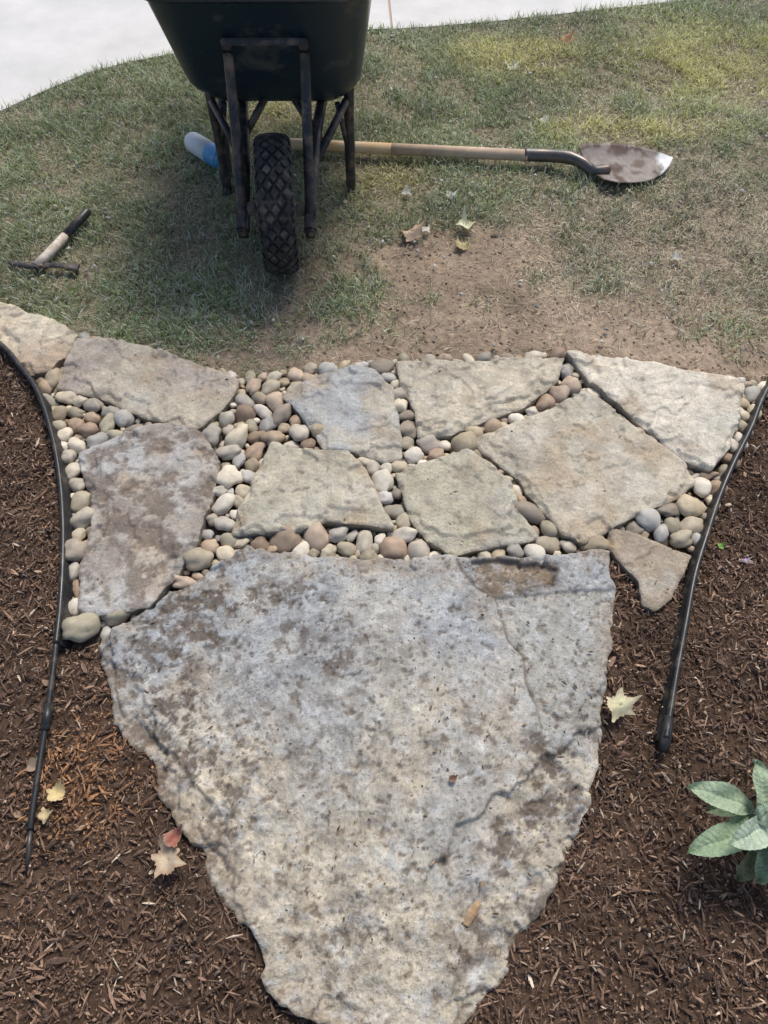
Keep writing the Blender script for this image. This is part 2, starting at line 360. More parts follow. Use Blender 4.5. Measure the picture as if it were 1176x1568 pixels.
# ---------------------------------------------------------------- pebbles
import bmesh
bm=bmesh.new(); bmesh.ops.create_icosphere(bm,subdivisions=3,radius=1); bm.verts.ensure_lookup_table()
IV=np.array([v.co[:] for v in bm.verts]); IF=np.array([[v.index for v in f.verts] for f in bm.faces]); bm.free()
bm=bmesh.new(); bmesh.ops.create_icosphere(bm,subdivisions=1,radius=1)
LV=np.array([v.co[:] for v in bm.verts]); LF=np.array([[v.index for v in f.verts] for f in bm.faces]); bm.free()
peb=[]
for (u,v,r,el,yw) in [(126,962,.034,1.2,.4),(178,942,.026,1.8,.25),(438,825,.033,1.15,0),(1060,775,.031,1.3,0),(1058,803,.026,1.25,0),(1042,824,.024,1.3,.2),(994,798,.027,1.1,0),(655,676,.026,1.2,.2),(390,690,.025,1.6,1.1),(352,730,.030,1.15,0),(305,858,.027,1.3,.3),(322,835,.02,1.2,.5),(604,838,.028,1.1,0),(488,660,.022,1.1,0),(102,607,.025,1.4,-.2),(115,630,.02,1.6,.0),(135,658,.022,1.3,.3),(620,820,.024,1.4,0),(530,838,.02,1.2,0),(1023,780,.024,1.1,0),(1083,727,.018,1.7,.2),(915,834,.026,1.4,.1)]:
    x0,y0=S(u,v,.02); peb.append((x0,y0,r,el,yw))
cand=rng.random((60000,2)); lo=path.min(0);hi=path.max(0); cand=lo+cand*(hi-lo)
dpp=sdist(cand,path); ds=np.full(len(cand),1e9)
ok0=dpp>.003; cand=cand[ok0];dpp=dpp[ok0];ds=ds[ok0]
for s in stones.values(): ds=np.minimum(ds,-sdist(cand,s['w']))
ok0=ds>.004; cand=cand[ok0];ds=ds[ok0];dpp=dpp[ok0]
pa=[list(p) for p in peb]; PX=np.array([[p[0],p[1],p[2]*1.05] for p in pa])
for lev,(r0,r1) in enumerate([(.025,.030),(.021,.025),(.0175,.021),(.0145,.0175),(.0115,.0145),(.0085,.0115),(.006,.0085)]):
    for i in range(len(cand)):
        if ds[i]<r0*.62 or dpp[i]<r0*.5: continue
        if lev==0 and rng.random()>.015: continue
        if lev==1 and rng.random()>.04: continue
        r=r0+(r1-r0)*rng.random()
        dd=np.hypot(PX[:,0]-cand[i,0],PX[:,1]-cand[i,1])-(PX[:,2]+r)*.88
        if dd.min()<0: continue
        el=1+.75*rng.random()**1.1
        pa.append([cand[i,0],cand[i,1],r,el,rng.random()*3.14]); PX=np.vstack([PX,[cand[i,0],cand[i,1],r]])
pa=np.array(pa); n=len(pa); print('pebbles',n)
r=pa[:,2]; el=np.sqrt(pa[:,3])
scl=np.stack([r*el*1.04,r/el*1.04,r*(.5+.25*rng.random(n))],1)
Rr=eulR((rng.random(n)-.5)*.7,(rng.random(n)-.5)*.7,pa[:,4])
pos=np.stack([pa[:,0],pa[:,1],scl[:,2]*.75+.002+rng.random(n)*.008],1)
V,Fs=scatter(IV,[IF],pos,scl,Rr)
seedv=np.repeat(rng.random(n)*50,len(IV)); tv=np.tile(IV,(n,1))
df=(fbm(tv[:,0]*1.0+seedv,tv[:,1]+tv[:,2]*.7+seedv*1.7,1.2,2,3)-.5)
V=V+ (V-np.repeat(pos,len(IV),0))*(df*.75)[:,None]
pal=np.array([(.52,.45,.33),(.47,.42,.34),(.62,.55,.43),(.42,.32,.225),(.40,.365,.31),(.70,.64,.54),(.50,.39,.29),(.42,.375,.27),(.57,.50,.37),(.33,.28,.22),(.62,.57,.47),(.48,.46,.42),(.37,.27,.19),(.46,.38,.26)])
C=pal[rng.integers(0,len(pal),n)]*(.74+.45*rng.random((n,1))); C=np.repeat(C,len(IV),0)
band=(.85+.3*fbm(tv[:,0]*2+seedv,tv[:,2]*4+seedv,1,3,5))[:,None]; C=C*band
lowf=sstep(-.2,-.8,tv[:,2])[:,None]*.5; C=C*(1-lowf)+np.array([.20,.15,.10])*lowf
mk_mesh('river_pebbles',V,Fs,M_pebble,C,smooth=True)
# ---------------------------------------------------------------- mulch
def inside_any_stone(Pn,marg=0):
    m=np.zeros(len(Pn),bool)
    for s in stones.values():
        lo=s['w'].min(0)-.05; hi=s['w'].max(0)+.05
        b=((Pn>lo)&(Pn<hi)).all(1); idx=np.where(b)[0]
        if len(idx): m[idx]|=sdist(Pn[idx],s['w'])>marg
    return m
T=np.array([[-1,-.5,-.4],[-1,.3,-.4],[-1,.4,.5],[-1,-.3,.3],[.1,-1,-1],[.1,1,-1],[-.1,.9,1],[-.1,-1,1],[1,-.3,-.2],[1,.5,-.4],[1,.3,.4],[1,-.5,.4]],float)
def ring(a,b): return [[a+i,a+(i+1)%4,b+(i+1)%4,b+i] for i in range(4)]
TF=np.array(ring(0,4)+ring(4,8)+[[3,2,1,0],[8,9,10,11]])
def chips(n,region):
    lo=np.array(region[:2]);hi=np.array(region[2:]); return lo+rng.random((n,2))*(hi-lo)
p=chips(185000,(-1.5,-.45,1.5,1.95))
keep=pip(p,bed)&~inside_any_stone(p,.002)&(sdist(p,path)<-.008)
p=p[keep]; n=len(p); print('chips',n)
L=.0018+.014*rng.random(n)**3.6; Wd=.0008+.0026*rng.random(n)**2; Th=.0006+.0014*rng.random(n)
bigc=rng.random(n)<.03; L[bigc]*=1.4; Wd[bigc]*=2.4
zz=gz(p)+rng.random(n)*.013-.001
Rr=eulR(rng.random(n)*6.28,(rng.normal(size=n))*.38,rng.random(n)*6.28)
V,Fs=scatter(T,[TF],np.column_stack([p,zz]),np.stack([L,Wd,Th],1),Rr,.25)
orange=sstep(.1,1,1-np.hypot((p[:,0]-S(150,1190)[0])/.18,(p[:,1]-S(150,1190)[1])/.22)+.6*(fbm(p[:,0],p[:,1],9,3,4)-.5))
u=rng.random(n)
C=np.empty((n,3)); C[:]=(.145,.090,.060)
C[u>.35]=(.21,.130,.088); C[u>.60]=(.10,.066,.048); C[u>.78]=(.28,.175,.115); C[u>.91]=(.40,.28,.19); C[u>.975]=(.60,.50,.38)
om=(orange>rng.random(n)*1.2); C[om]=np.array([.46,.24,.115])*(.5+.7*rng.random((om.sum(),1)))
C*=(.7+.6*rng.random((n,1)))*(.55+.9*fbm(p[:,0],p[:,1],6,4,14))[:,None]
mk_mesh('bark_mulch',V,Fs,M_mulch,np.repeat(C,len(T),0))
p=chips(4200,(-1.2,-.1,1.2,1.5)); keep=inside_any_stone(p,.012); p=p[keep]
dens=rng.random(len(p))< (.10+.6*sstep(.9,.2,p[:,1])); p=p[dens]; n=len(p)
L=.0012+.006*rng.random(n)**3.5;Wd=.0008+.0016*rng.random(n)
zz=np.full(n,.036)+.001
C=np.array([.17,.115,.07])*(.5+1.6*rng.random((n,1))**2)
Rr=eulR(rng.random(n)*6,rng.normal(size=n)*.1,rng.random(n)*6.28)
V,Fs=scatter(T,[TF],np.column_stack([p,zz]),np.stack([L,Wd,Wd*.7],1),Rr,.1)
mk_mesh('bark_crumbs',V,Fs,M_mulch,np.repeat(C,len(T),0))
p=np.column_stack([rng.uniform(-.7,1.7,15000),rng.uniform(1.25,2.4,15000)])
dmm=dirtmask(p); keep=(~pip(p,bed))&(rng.random(len(p))<.06+.9*dmm); p=p[keep]
p2=np.column_stack([rng.uniform(-1.9,1.9,1300),rng.uniform(1.4,3.2,1300)]); p2=p2[~pip(p2,bed)&(sdist(p2,conc)<-.02)]
n1_=len(p); p=np.vstack([p,p2]); n=len(p)
r=.0008+.0055*rng.random(n)**5; bg=rng.random(n)<.008; r[bg]*=2.4; r[n1_:]=.002+.007*rng.random(n-n1_)**3
C=np.array([.35,.27,.19])*(.6+.7*rng.random((n,1))); C[n1_:]=np.array([.62,.60,.53])*(.5+.6*rng.random((n-n1_,1)))
zc=gz(p)+r*.2; zc[n1_:]+=.012
V,Fs=scatter(LV,[LF],np.column_stack([p,zc]),np.stack([r,r*.8,r*.6],1),eulR(rng.random(n)*.6,rng.random(n)*.6,rng.random(n)*6),.25)
mk_mesh('soil_clods',V,Fs,M_ground,np.repeat(C,len(LV),0))
# ---------------------------------------------------------------- grass
def blades(n,region,dfun,Lr,Wr,lean,colfun,name,zo=0):
    p=np.column_stack([rng.uniform(region[0],region[2],n),rng.uniform(region[1],region[3],n)])
    k=(~pip(p,bed)); p=p[k]; k=sdist(p,conc)<.004; p=p[k]
    k=rng.random(len(p))<dfun(p); p=p[k]; n=len(p)
    z=gz(p)+zo
    tall=.5+1.0*fbm(p[:,0],p[:,1],7,3,31)
    L=(Lr[0]+(Lr[1]-Lr[0])*rng.random(n)**1.6)*tall; W=Wr[0]+(Wr[1]-Wr[0])*rng.random(n)
    a=rng.random(n)*6.283; ln=np.clip(lean[0]+lean[1]*rng.normal(size=n),.02,1.5)
    b2=np.clip(ln+.3+.5*rng.random(n),0,1.75)
    hx,hy=np.cos(a),np.sin(a); sa=a+1.57+(rng.random(n)-.5)*1.2; sx,sy=np.cos(sa),np.sin(sa)
    base=np.column_stack([p,z]); mid=base+np.column_stack([hx*np.sin(ln),hy*np.sin(ln),np.cos(ln)])*(L*.5)[:,None]
    tip=mid+np.column_stack([hx*np.sin(b2),hy*np.sin(b2),np.cos(b2)])*(L*.5)[:,None]
    mid[:,2]=np.maximum(mid[:,2],z+.003); tip[:,2]=np.maximum(tip[:,2],z+.002)
    side=np.column_stack([sx,sy,np.zeros(n)])*(W*.5)[:,None]
    V=np.stack([base-side,base+side,mid+side*.9,mid-side*.9,tip],1).reshape(-1,3)
    o=(np.arange(n)*5)[:,None]
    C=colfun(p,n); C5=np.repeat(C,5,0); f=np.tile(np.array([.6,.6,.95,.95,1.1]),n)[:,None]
    print(name,n)
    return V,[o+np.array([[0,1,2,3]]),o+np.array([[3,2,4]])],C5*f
spade=SP([(900,232),(985,218),(1040,238),(1005,275),(925,290)],.02)
def straw(p):
    return sstep(-.1,.8,1-np.hypot((p[:,0]-1.0)/.75,(p[:,1]-1.95)/.45)+1.2*(fbm(p[:,0],p[:,1],4,4,41)-.5))
def dgreen(p):
    d=1-.985*dirtmask(p); d*=1-.6*straw(p)
    d*=.22+.78*sstep(.36,.56,fbm(p[:,0],p[:,1],9,4,43)); return np.where(pip(p,spade),0,d)
def cgreen(p,n):
    u=rng.random((n,1)); f=fbm(p[:,0],p[:,1],3,4,44)[:,None]
    g1=np.array([.23,.32,.12]); g2=np.array([.42,.51,.24]); g3=np.array([.60,.67,.55])
    C=g1*(1-u)+g2*u; m=rng.random(n)<.28; C[m]=g3*(.7+.6*rng.random((m.sum(),1)))
    dapple=np.zeros(n)  # dappled sunlight on the lawn, painted into the blade colour as yellow patches
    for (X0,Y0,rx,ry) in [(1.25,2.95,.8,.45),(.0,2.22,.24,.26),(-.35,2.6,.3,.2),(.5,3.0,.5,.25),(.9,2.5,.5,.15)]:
        dapple=np.maximum(dapple,sstep(0,.8,1-np.hypot((p[:,0]-X0)/rx,(p[:,1]-Y0)/ry)+.6*(fbm(p[:,0],p[:,1],6,3,47)-.5)))
    dapple=(dapple*.8)[:,None]; C=C*(1-dapple)+np.array([.80,.76,.32])*(.6+.6*u)*dapple
    dead=rng.random(n)<.15+.45*straw(p)+.35*dirtmask(p); C[dead]=np.array([.66,.57,.41])*(.5+.7*rng.random((dead.sum(),1)))
    return C*(.6+.8*f)
def cdead(p,n):
    return np.array([.72,.63,.47])*(.35+.85*rng.random((n,1)))*(.7+.6*fbm(p[:,0],p[:,1],6,3,45)[:,None])
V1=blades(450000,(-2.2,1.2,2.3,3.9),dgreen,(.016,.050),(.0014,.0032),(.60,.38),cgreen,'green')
V2=blades(220000,(-2.2,1.2,2.3,3.9),lambda p:np.where(pip(p,spade),0,np.clip(.45+.8*straw(p)-.42*dirtmask(p),.14,1)),(.010,.038),(.0009,.0021),(1.35,.15),cdead,'thatch',.001)
def join(parts):
    Vs=[];Fa=[[],[]];Cs=[];o=0
    for V,Fs,C in parts:
        Vs.append(V);Cs.append(C)
        for i,f in enumerate(Fs): Fa[i].append(f+o)
        o+=len(V)
    return np.vstack(Vs),[np.vstack(f) for f in Fa],np.vstack(Cs)
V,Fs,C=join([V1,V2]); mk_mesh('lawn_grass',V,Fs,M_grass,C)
# ---------------------------------------------------------------- concrete
M_conc=plain('concrete_mat',(.72,.71,.69),.85,0,(.60,.60,.58),5,.35,.7,.5,.003,.3)
M_conc2=plain('concrete_joint_mat',(.48,.36,.30),.9,0,None,bst=0)
dr=empty('concrete_driveway')
def slab(name,poly,z0,z1,mat,parent):
    bm=bmesh.new(); vs=[bm.verts.new((p[0],p[1],z1)) for p in poly]; f=bm.faces.new(vs)
    if f.normal.z<0: f.normal_flip()
    r=bmesh.ops.extrude_face_region(bm,geom=[f]); 
    for v in [g for g in r['geom'] if isinstance(g,bmesh.types.BMVert)]: v.co.z=z0
    bmesh.ops.triangulate(bm,faces=[f for f in bm.faces if len(f.verts)>4]); bmesh.ops.recalc_face_normals(bm,faces=bm.faces[:])
    me=bpy.data.meshes.new(name); bm.to_mesh(me); bm.free(); me.materials.append(mat)
    ob=bpy.data.objects.new(name,me); scene.collection.objects.link(ob); ob.parent=parent; return ob
cl=[tuple(q) for q in conc]
jx=S(600,48); far1=(-.5,14)
e=.005
slab('slab_left',cl[:10]+[S(560,50),(jx[0]-e,jx[1]),(far1[0]-e,14),(-30,14)],-.1,.012,M_conc,dr)
slab('slab_right',[(jx[0]+e,jx[1])]+cl[11:18]+[(30,14),(far1[0]+e,14)],-.1,.010,M_conc,dr)
slab('joint_strip',[(jx[0]-e,jx[1]),(jx[0]+e,jx[1]),(far1[0]+e,13.9),(far1[0]-e,13.9)],-.08,.006,M_conc2,dr)
# ---------------------------------------------------------------- edging
M_edge=plain('black_plastic_mat',(.020,.021,.022),.36,0,(.13,.11,.09),25,.50,.76,.2,.001)
def edging(name,px,out,h=.042):
    e=empty(name); top=spline([S3(u,v,h) for u,v in px],10)
    tube('bead',top,.0065,M_edge,e,12)
    n=len(top); V=[];
    for i,p in enumerate(top):
        q=p+Vector((-out*.018,0,-h-.02)) ; m=p+Vector((-out*.012,0,-h*.5))
        V+= [(p.x-.0015,p.y,p.z),(p.x+.0015,p.y,p.z),(m.x+.0025,m.y,m.z),(q.x+.003,q.y,q.z),(q.x-.001,q.y,q.z),(m.x-.001,m.y,m.z)]
    Fq=[[i*6+j,i*6+(j+1)%6,i*6+6+(j+1)%6,i*6+6+j] for i in range(n-1) for j in range(6)]
    mk_mesh('wall',V,[np.array(Fq)],M_edge,smooth=False,parent=e); return e
eL=edging('landscape_edging',[(-160,430),(-60,490),(0,526),(30,560),(57,598),(77,655),(90,720),(96,790),(96,860),(92,930),(86,985)],-1)
rod=spline([S3(86,985,.040),S3(79,1045,.035),S3(72,1095,.030),S3(62,1160,.026),S3(50,1240,.024),S3(46,1270,.022)],6)
tube('coupling',rod,[.0065]*3+[.0062]*(len(rod)-3),M_edge,eL,10)
tube('sleeve',[S3(75,1078,.031),S3(69,1118,.029)],.0095,M_edge,eL,12)
tube('stake',[S3(47,1265,.022),S3(44,1300,.018),S3(41,1340,.012)],[.004,.005,.002],M_edge,eL,8)
eR=edging('landscape_edging.001',[(1320,400),(1240,500),(1176,594),(1150,655),(1122,712),(1100,765),(1082,820),(1064,880),(1051,950),(1038,1020),(1028,1080),(1020,1130)],1)
tube('sleeve',[S3(1024,1098,.04),S3(1018,1140,.034),S3(1015,1152,.028)],[.011,.0115,.009],M_edge,eR,8)
# ---------------------------------------------------------------- wheelbarrow
wb=empty('wheelbarrow')
M_tray=plain('tray_plastic_mat',(.016,.032,.046),.30,0,(.15,.15,.135),8,.54,.76,.15,.002)
M_steel=plain('painted_steel_mat',(.036,.035,.037),.42,.2,(.20,.14,.10),22,.48,.70,.3,.001)
M_tyre=plain('rubber_mat',(.032,.032,.034),.75,0,(.21,.185,.15),30,.48,.8,.3,.001,.3)
M_soil=plain('soil_mat',(.12,.085,.055),.95,0,(.25,.2,.14),20,.4,.6,.8,.01,.1)
WX=-.302; WC=Vector((WX,1.845,.183))
wheel_parts=[]
TW=.046
prof=[]
R0=.178; 
for j in range(25):
    a=-math.pi*.78+j/24*math.pi*1.56
    w=TW*np.sign(math.sin(a))*abs(math.sin(a))**.7; hh=.034*math.cos(a) if math.cos(a)<0 else .034*abs(math.cos(a))**.55
    prof.append((w,R0-.034+hh))
n=72; V=[];m=len(prof)
for i in range(n):
    a=2*math.pi*i/n
    for (w,rr) in prof: V.append((WX+w,1.845+rr*math.cos(a),.183+rr*math.sin(a)))
Fq=[[i*m+j,i*m+j+1,((i+1)%n)*m+j+1,((i+1)%n)*m+j] for i in range(n) for j in range(m-1)]
wheel_parts.append(mk_mesh('tyre',V,[np.array(Fq)],M_tyre,smooth=True,parent=wb))
V=[];Fq=[];nl=28
def surf_r(w): 
    t=min(1,abs(w)/TW); return R0-.034+.034*max(0,(1-t**2.8))**.27
for i in range(nl):
    for j,w0 in enumerate([-.044,-.0295,-.0148,0,.0148,.0295,.044]):
        a0=2*math.pi*(i+(.5 if j%2 else 0))/nl; da=2*math.pi/nl*.41; dw=.0118 if abs(w0)<.04 else .006
        o=len(V)
        for lev,kk in ((-.002,1.0),(.0075,.84)):
            for (pa_,pw) in ((-1,0),(0,1),(1,0),(0,-1)):
                aa=a0+pa_*da*kk; ww=w0+pw*dw*kk; ww=max(-TW*.99,min(TW*.99,ww)); rr=surf_r(ww)+lev
                V.append((WX+ww,1.845+rr*math.cos(aa),.183+rr*math.sin(aa)))
        Fq+= [[o,o+1,o+5,o+4],[o+1,o+2,o+6,o+5],[o+2,o+3,o+7,o+6],[o+3,o,o+4,o+7],[o+4,o+5,o+6,o+7]]
wheel_parts.append(mk_mesh('tread',V,[np.array(Fq)],M_tyre,parent=wb))
def lathe_x(name,prof,cy,cz,mat,n=40,cx=WX):
    V=[];m=len(prof)
    for i in range(n):
        a=2*math.pi*i/n
        for (w,rr) in prof: V.append((cx+w,cy+rr*math.cos(a),cz+rr*math.sin(a)))
    Fq=[[i*m+j,i*m+j+1,((i+1)%n)*m+j+1,((i+1)%n)*m+j] for i in range(n) for j in range(m-1)]
    return mk_mesh(name,V,[np.array(Fq)],mat,smooth=True,parent=wb)
M_rim=plain('rim_mat',(.22,.21,.19),.5,.4,(.12,.08,.05),30,.5,.7,.2,.001)
wheel_parts.append(lathe_x('rim',[(-.034,.125),(-.036,.105),(-.026,.09),(-.018,.06),(-.02,.03),(-.045,.028),(-.045,.001),(.045,.001),(.045,.028),(.02,.03),(.018,.06),(.026,.09),(.036,.105),(.034,.125)],1.845,.183,M_rim))
Mx=Matrix.Translation(WC)@Matrix.Rotation(math.radians(6.0),4,'Z')@Matrix.Rotation(math.radians(2.0),4,'Y')@Matrix.Diagonal((1.1,1,1,1))@Matrix.Translation(-WC)
for o_ in wheel_parts: o_.data.transform(Mx)
tube('axle',[(WX-.105,1.845,.183),(WX+.105,1.845,.183)],.009,M_rim,wb,12)
for sgn,nm in ((-1,'left'),(1,'right')):
    X1=WX+sgn*.095
    tube('handle_'+nm,spline([(X1,1.775,.155),(X1,1.86,.185),(WX+sgn*.11,2.12,.275),(WX+sgn*.16,2.5,.33),(WX+sgn*.27,3.0,.50),(WX+sgn*.29,3.25,.56)],6),.0165,M_steel,wb,14)
    box('axle_bracket_'+nm,(X1,1.805,.172),(.034,.085,.045),M_steel,wb,(math.radians(28),0,0),.008)
    tube('nose_cap_'+nm,[(X1,1.765,.140),(X1,1.80,.165)],[.014,.018],M_steel,wb,14)
    box('axle_clamp_'+nm,(WX+sgn*.070,1.822,.190),(.026,.03,.03),M_rim,wb,(0,0,0),.004)
    tube('brace_'+nm,spline([(X1,1.80,.185),(WX+sgn*.096,1.90,.33),(WX+sgn*.098,1.990,.49),(WX+sgn*.098,2.0,.545)],6),.0135,M_steel,wb,10,flat=.6)
    xl=WX+sgn*.195; xo=-.012 if sgn<0 else .0
    tube('leg_front_'+nm,spline([(xl+sgn*.006+xo,2.20,.36),(xl+xo,2.185,.2),(xl+xo,2.17,.015)],6),.0155,M_steel,wb,12)
    tube('leg_rear_'+nm,spline([(xl-sgn*.02+xo,2.36,.36),(xl+xo,2.29,.18),(xl+xo,2.22,.016)],6),.0125,M_steel,wb,12)
    tube('foot_'+nm,[(xl+xo,2.14,.012),(xl+xo,2.26,.012)],.014,M_steel,wb,12,flat=.6)
    tube('leg_brace_'+nm,[(xl-sgn*.005+xo,2.17,.30),(WX+sgn*.105,2.0,.22)],.012,M_steel,wb,10)
    tube('v_brace_'+nm,[(WX+sgn*.115,2.08,.235),(WX+sgn*.03,2.16,.335)],.011,M_steel,wb,10)
    tube('x_brace_'+nm,[(xl+xo,2.18,.12),(xl-sgn*.03,2.16,.30)],.008,M_steel,wb,8)
box('brace_crossbar',(WX,1.992,.548),(.222,.012,.016),M_steel,wb,(math.radians(-25),0,0),.004)
box('leg_crossbar',(WX,2.19,.335),(.37,.02,.025),M_steel,wb)
def tray_ring(k):
    z=.325+.375*k; fy=2.135-.195*k; by=2.62+.36*k; fw=.236+.040*k; bw=.25+.105*k
    c=math.sin(min(1,k/.22)*math.pi/2) if k<.22 else 1
    ins=(1-c)*.045; fy+=ins*.5; by-=ins; fw-=ins; bw-=ins
    cor=[(-fw,fy),(fw,fy),(bw,by),(-bw,by)]; r=.06+.03*k; out=[]
    for i in range(4):
        p0=Vector(cor[i-1]);p=Vector(cor[i]);p1=Vector(cor[(i+1)%4])
        a=p+(p0-p).normalized()*r; b=p+(p1-p).normalized()*r
        for j in range(9):
            t=j/8; out.append(a*(1-t)**2+p*2*t*(1-t)+b*t*t)
    return [(WX+q.x,q.y,z) for q in out]
V=[];ks=[0,.02,.05,.09,.14,.2,.3,.45,.6,.75,.9,1.0]
rings=[tray_ring(k) for k in ks]
top=rings[-1]; cxy=Vector((WX,2.46)); zt=top[0][2]
def offs(r,d,z): 
    o=[]
    for q in r:
        v=Vector((q[0]-cxy.x,q[1]-cxy.y)); v.normalize(); o.append((q[0]+v.x*d,q[1]+v.y*d,z))
    return o
rings+= [offs(top,.010,zt+.002),offs(top,.018,zt-.002),offs(top,.020,zt-.012),offs(top,.016,zt-.018),offs(top,.014,zt-.012),offs(top,.008,zt-.006),offs(top,-.004,zt-.004)]
for k in (.9,.6,.3,.15): rings.append(offs(tray_ring(k),-.006,tray_ring(k)[0][2]+.004))
m=len(rings[0])
for r_ in rings: V+=r_
nr=len(rings); Fq=[[i*m+j,i*m+(j+1)%m,(i+1)*m+(j+1)%m,(i+1)*m+j] for i in range(nr-1) for j in range(m)]
V+= [(WX,2.38,.325),(WX,2.38,.36)]; b=nr*m
Ft=[[b,(j+1)%m,j] for j in range(m)]+[[b+1,(nr-1)*m+j,(nr-1)*m+(j+1)%m] for j in range(m)]
tr_=mk_mesh('tray',V,[np.array(Fq),np.array(Ft)],M_tray,smooth=True,parent=wb)
V=[];rr=offs(tray_ring(.75),-.008,.60); 
for k in (1,.85,.6,.3): 
    for q in rr: V.append((cxy.x+(q[0]-cxy.x)*k,cxy.y+(q[1]-cxy.y)*k,.60+.05*(1-k*k)+.015*random.random()))
V.append((cxy.x,cxy.y,.65))
Fq=[[i*m+j,i*m+(j+1)%m,(i+1)*m+(j+1)%m,(i+1)*m+j] for i in range(3) for j in range(m)]; Ft=[[3*m+j,3*m+(j+1)%m,4*m] for j in range(m)]
sl_=mk_mesh('soil_load',V,[np.array(Fq),np.array(Ft)],M_soil,smooth=True,parent=wb)
for o_ in (tr_,sl_): o_.data.transform(Matrix.Translation((-.008,0,-.018)))
# ---------------------------------------------------------------- shovel
sh=empty('shovel')
M_wood=plain('ash_wood_mat',(.70,.42,.16),.5,0,(.72,.56,.36),14,.35,.65,.2,.001)
M_shaft=plain('steel_shaft_mat',(.10,.105,.11),.4,.5,(.20,.15,.11),30,.4,.7,.2,.001)
M_blade=attr_mat('shovel_steel_mat',.55,40,.7,1.3,.4,.002,60,.3)
M_wood2=plain('worn_wood_mat',(.66,.48,.33),.6,0,(.50,.38,.27),25,.4,.6,.3,.001)
h0=S3(418,219,.032); h1=S3(600,228,.040); h2=S3(808,238,.05)
tube('handle',[h0,h0.lerp(h1,.05),h1],[.013,.018,.018],M_wood,sh,16)
tube('handle_worn',[h1-(h1-h0).normalized()*.001,h2],[.0182,.0182],M_wood2,sh,16)
tube('socket',spline([S3(803,237,.05),S3(835,238,.052),S3(870,241,.060),S3(892,250,.056),S3(908,261,.044),S3(932,259,.040)],6),[.0205]*14+[.019]*10+[.015]*7,M_shaft,sh,16)
tip=S3(1030,241,.036); A=S3(904,258,.042); ax=(tip-A); Lb=ax.length; ax.normalize()
sd_=Vector((0,0,1)).cross(ax).normalized(); sd_=(sd_+Vector((0,0,.12))-ax*.22).normalized(); upv=ax.cross(sd_).normalized()
V=[];C=[];nu,nv=48,21
for i in range(nu):
    t=i/(nu-1)
    hw=.100*(.80+.20*min(1,t/.12))if t<.35 else .100*max(0,(1-((t-.35)/.65)**2.0))**.95
    hw=max(hw,.003)
    for j in range(nv):
        s_=(j/(nv-1))*2-1
        dz=.024*(s_*s_)*(1-.4*t)*(hw/.10)-.012*math.sin(t*3.14)+.012*math.exp(-(s_/.16)**2)*max(0,1-t*1.6)
        q=A+ax*(t*Lb)+sd_*(s_*hw)+upv*dz; V.append(q[:])
        nz=float(fbm(np.array([q.x]),np.array([q.y]),28,4,61)[0]); k=min(1,max(0,(t+(nz-.5)*.7-.80)*7))
        mud=min(1,max(0,(nz-.48)*9)); base=[(.26,.225,.20)[c_]*(1-mud)+(.10,.062,.045)[c_]*mud for c_ in range(3)]
        C.append([base[c_]*(1-k)+.78*k for c_ in range(3)])
Fq=[[i*nv+j,(i+1)*nv+j,(i+1)*nv+j+1,i*nv+j+1] for i in range(nu-1) for j in range(nv-1)]
bl=mk_mesh('blade',V,[np.array(Fq)],M_blade,np.array(C),smooth=True,parent=sh)
sm=bl.modifiers.new('s','SOLIDIFY'); sm.thickness=.003
# ---------------------------------------------------------------- hand mattock
hm=empty('hand_mattock')
a=S3(136,322,.045); b=S3(62,402,.028)
tube('grip',[a,a.lerp(b,.04),a.lerp(b,.5)],[.010,.0135,.0125],M_steel,hm,14)
tube('wood_handle',[a.lerp(b,.5),a.lerp(b,.9),b+ (b-a).normalized()*.02],[.0125,.0135,.016],plain('pale_wood_mat',(.68,.62,.55),.6,0,(.40,.31,.22),40,.4,.65,.2,.001),hm,14)
c=S3(66,406,.03)
tube('pick',spline([c,S3(45,408,.034),S3(28,405,.030),S3(14,401,.022)],5),[.011]*5+[.010]*5+[.009]*5+[.006],M_steel,hm,10,flat=.6)
tube('blade',spline([c,S3(88,406,.034),S3(105,408,.032),S3(120,411,.026)],5),[.011]*5+[.012]*5+[.016]*5+[.020],M_steel,hm,10,flat=.35)
# ---------------------------------------------------------------- bottle
bt=empty('plastic_bottle')
M_wp=plain('white_plastic_mat',(.82,.82,.80),.35,0,(.70,.70,.67),20,.5,.8,.05,.001)
M_bp=plain('blue_label_mat',(.08,.30,.55),.4,0,(.3,.42,.55),40,.55,.7,.05,.001)
a=S3(293,216,.046); b=S3(347,250,.046); d=b-a
def L(t): return a+d*t
tube('body',[L(-.06),L(-.02),L(.05),L(.55)],[.018,.028,.033,.034],M_wp,bt,24)
tube('label',[L(.55),L(.56),L(.84),L(.85)],[.034,.0345,.0345,.034],M_bp,bt,24)
tube('shoulder',[L(.85),L(.90),L(.94),L(.96)],[.033,.028,.016,.014],M_bp,bt,24)
tube('cap',[L(.96),L(.965),L(1.04)],[.012,.0145,.0145],M_wp,bt,20)
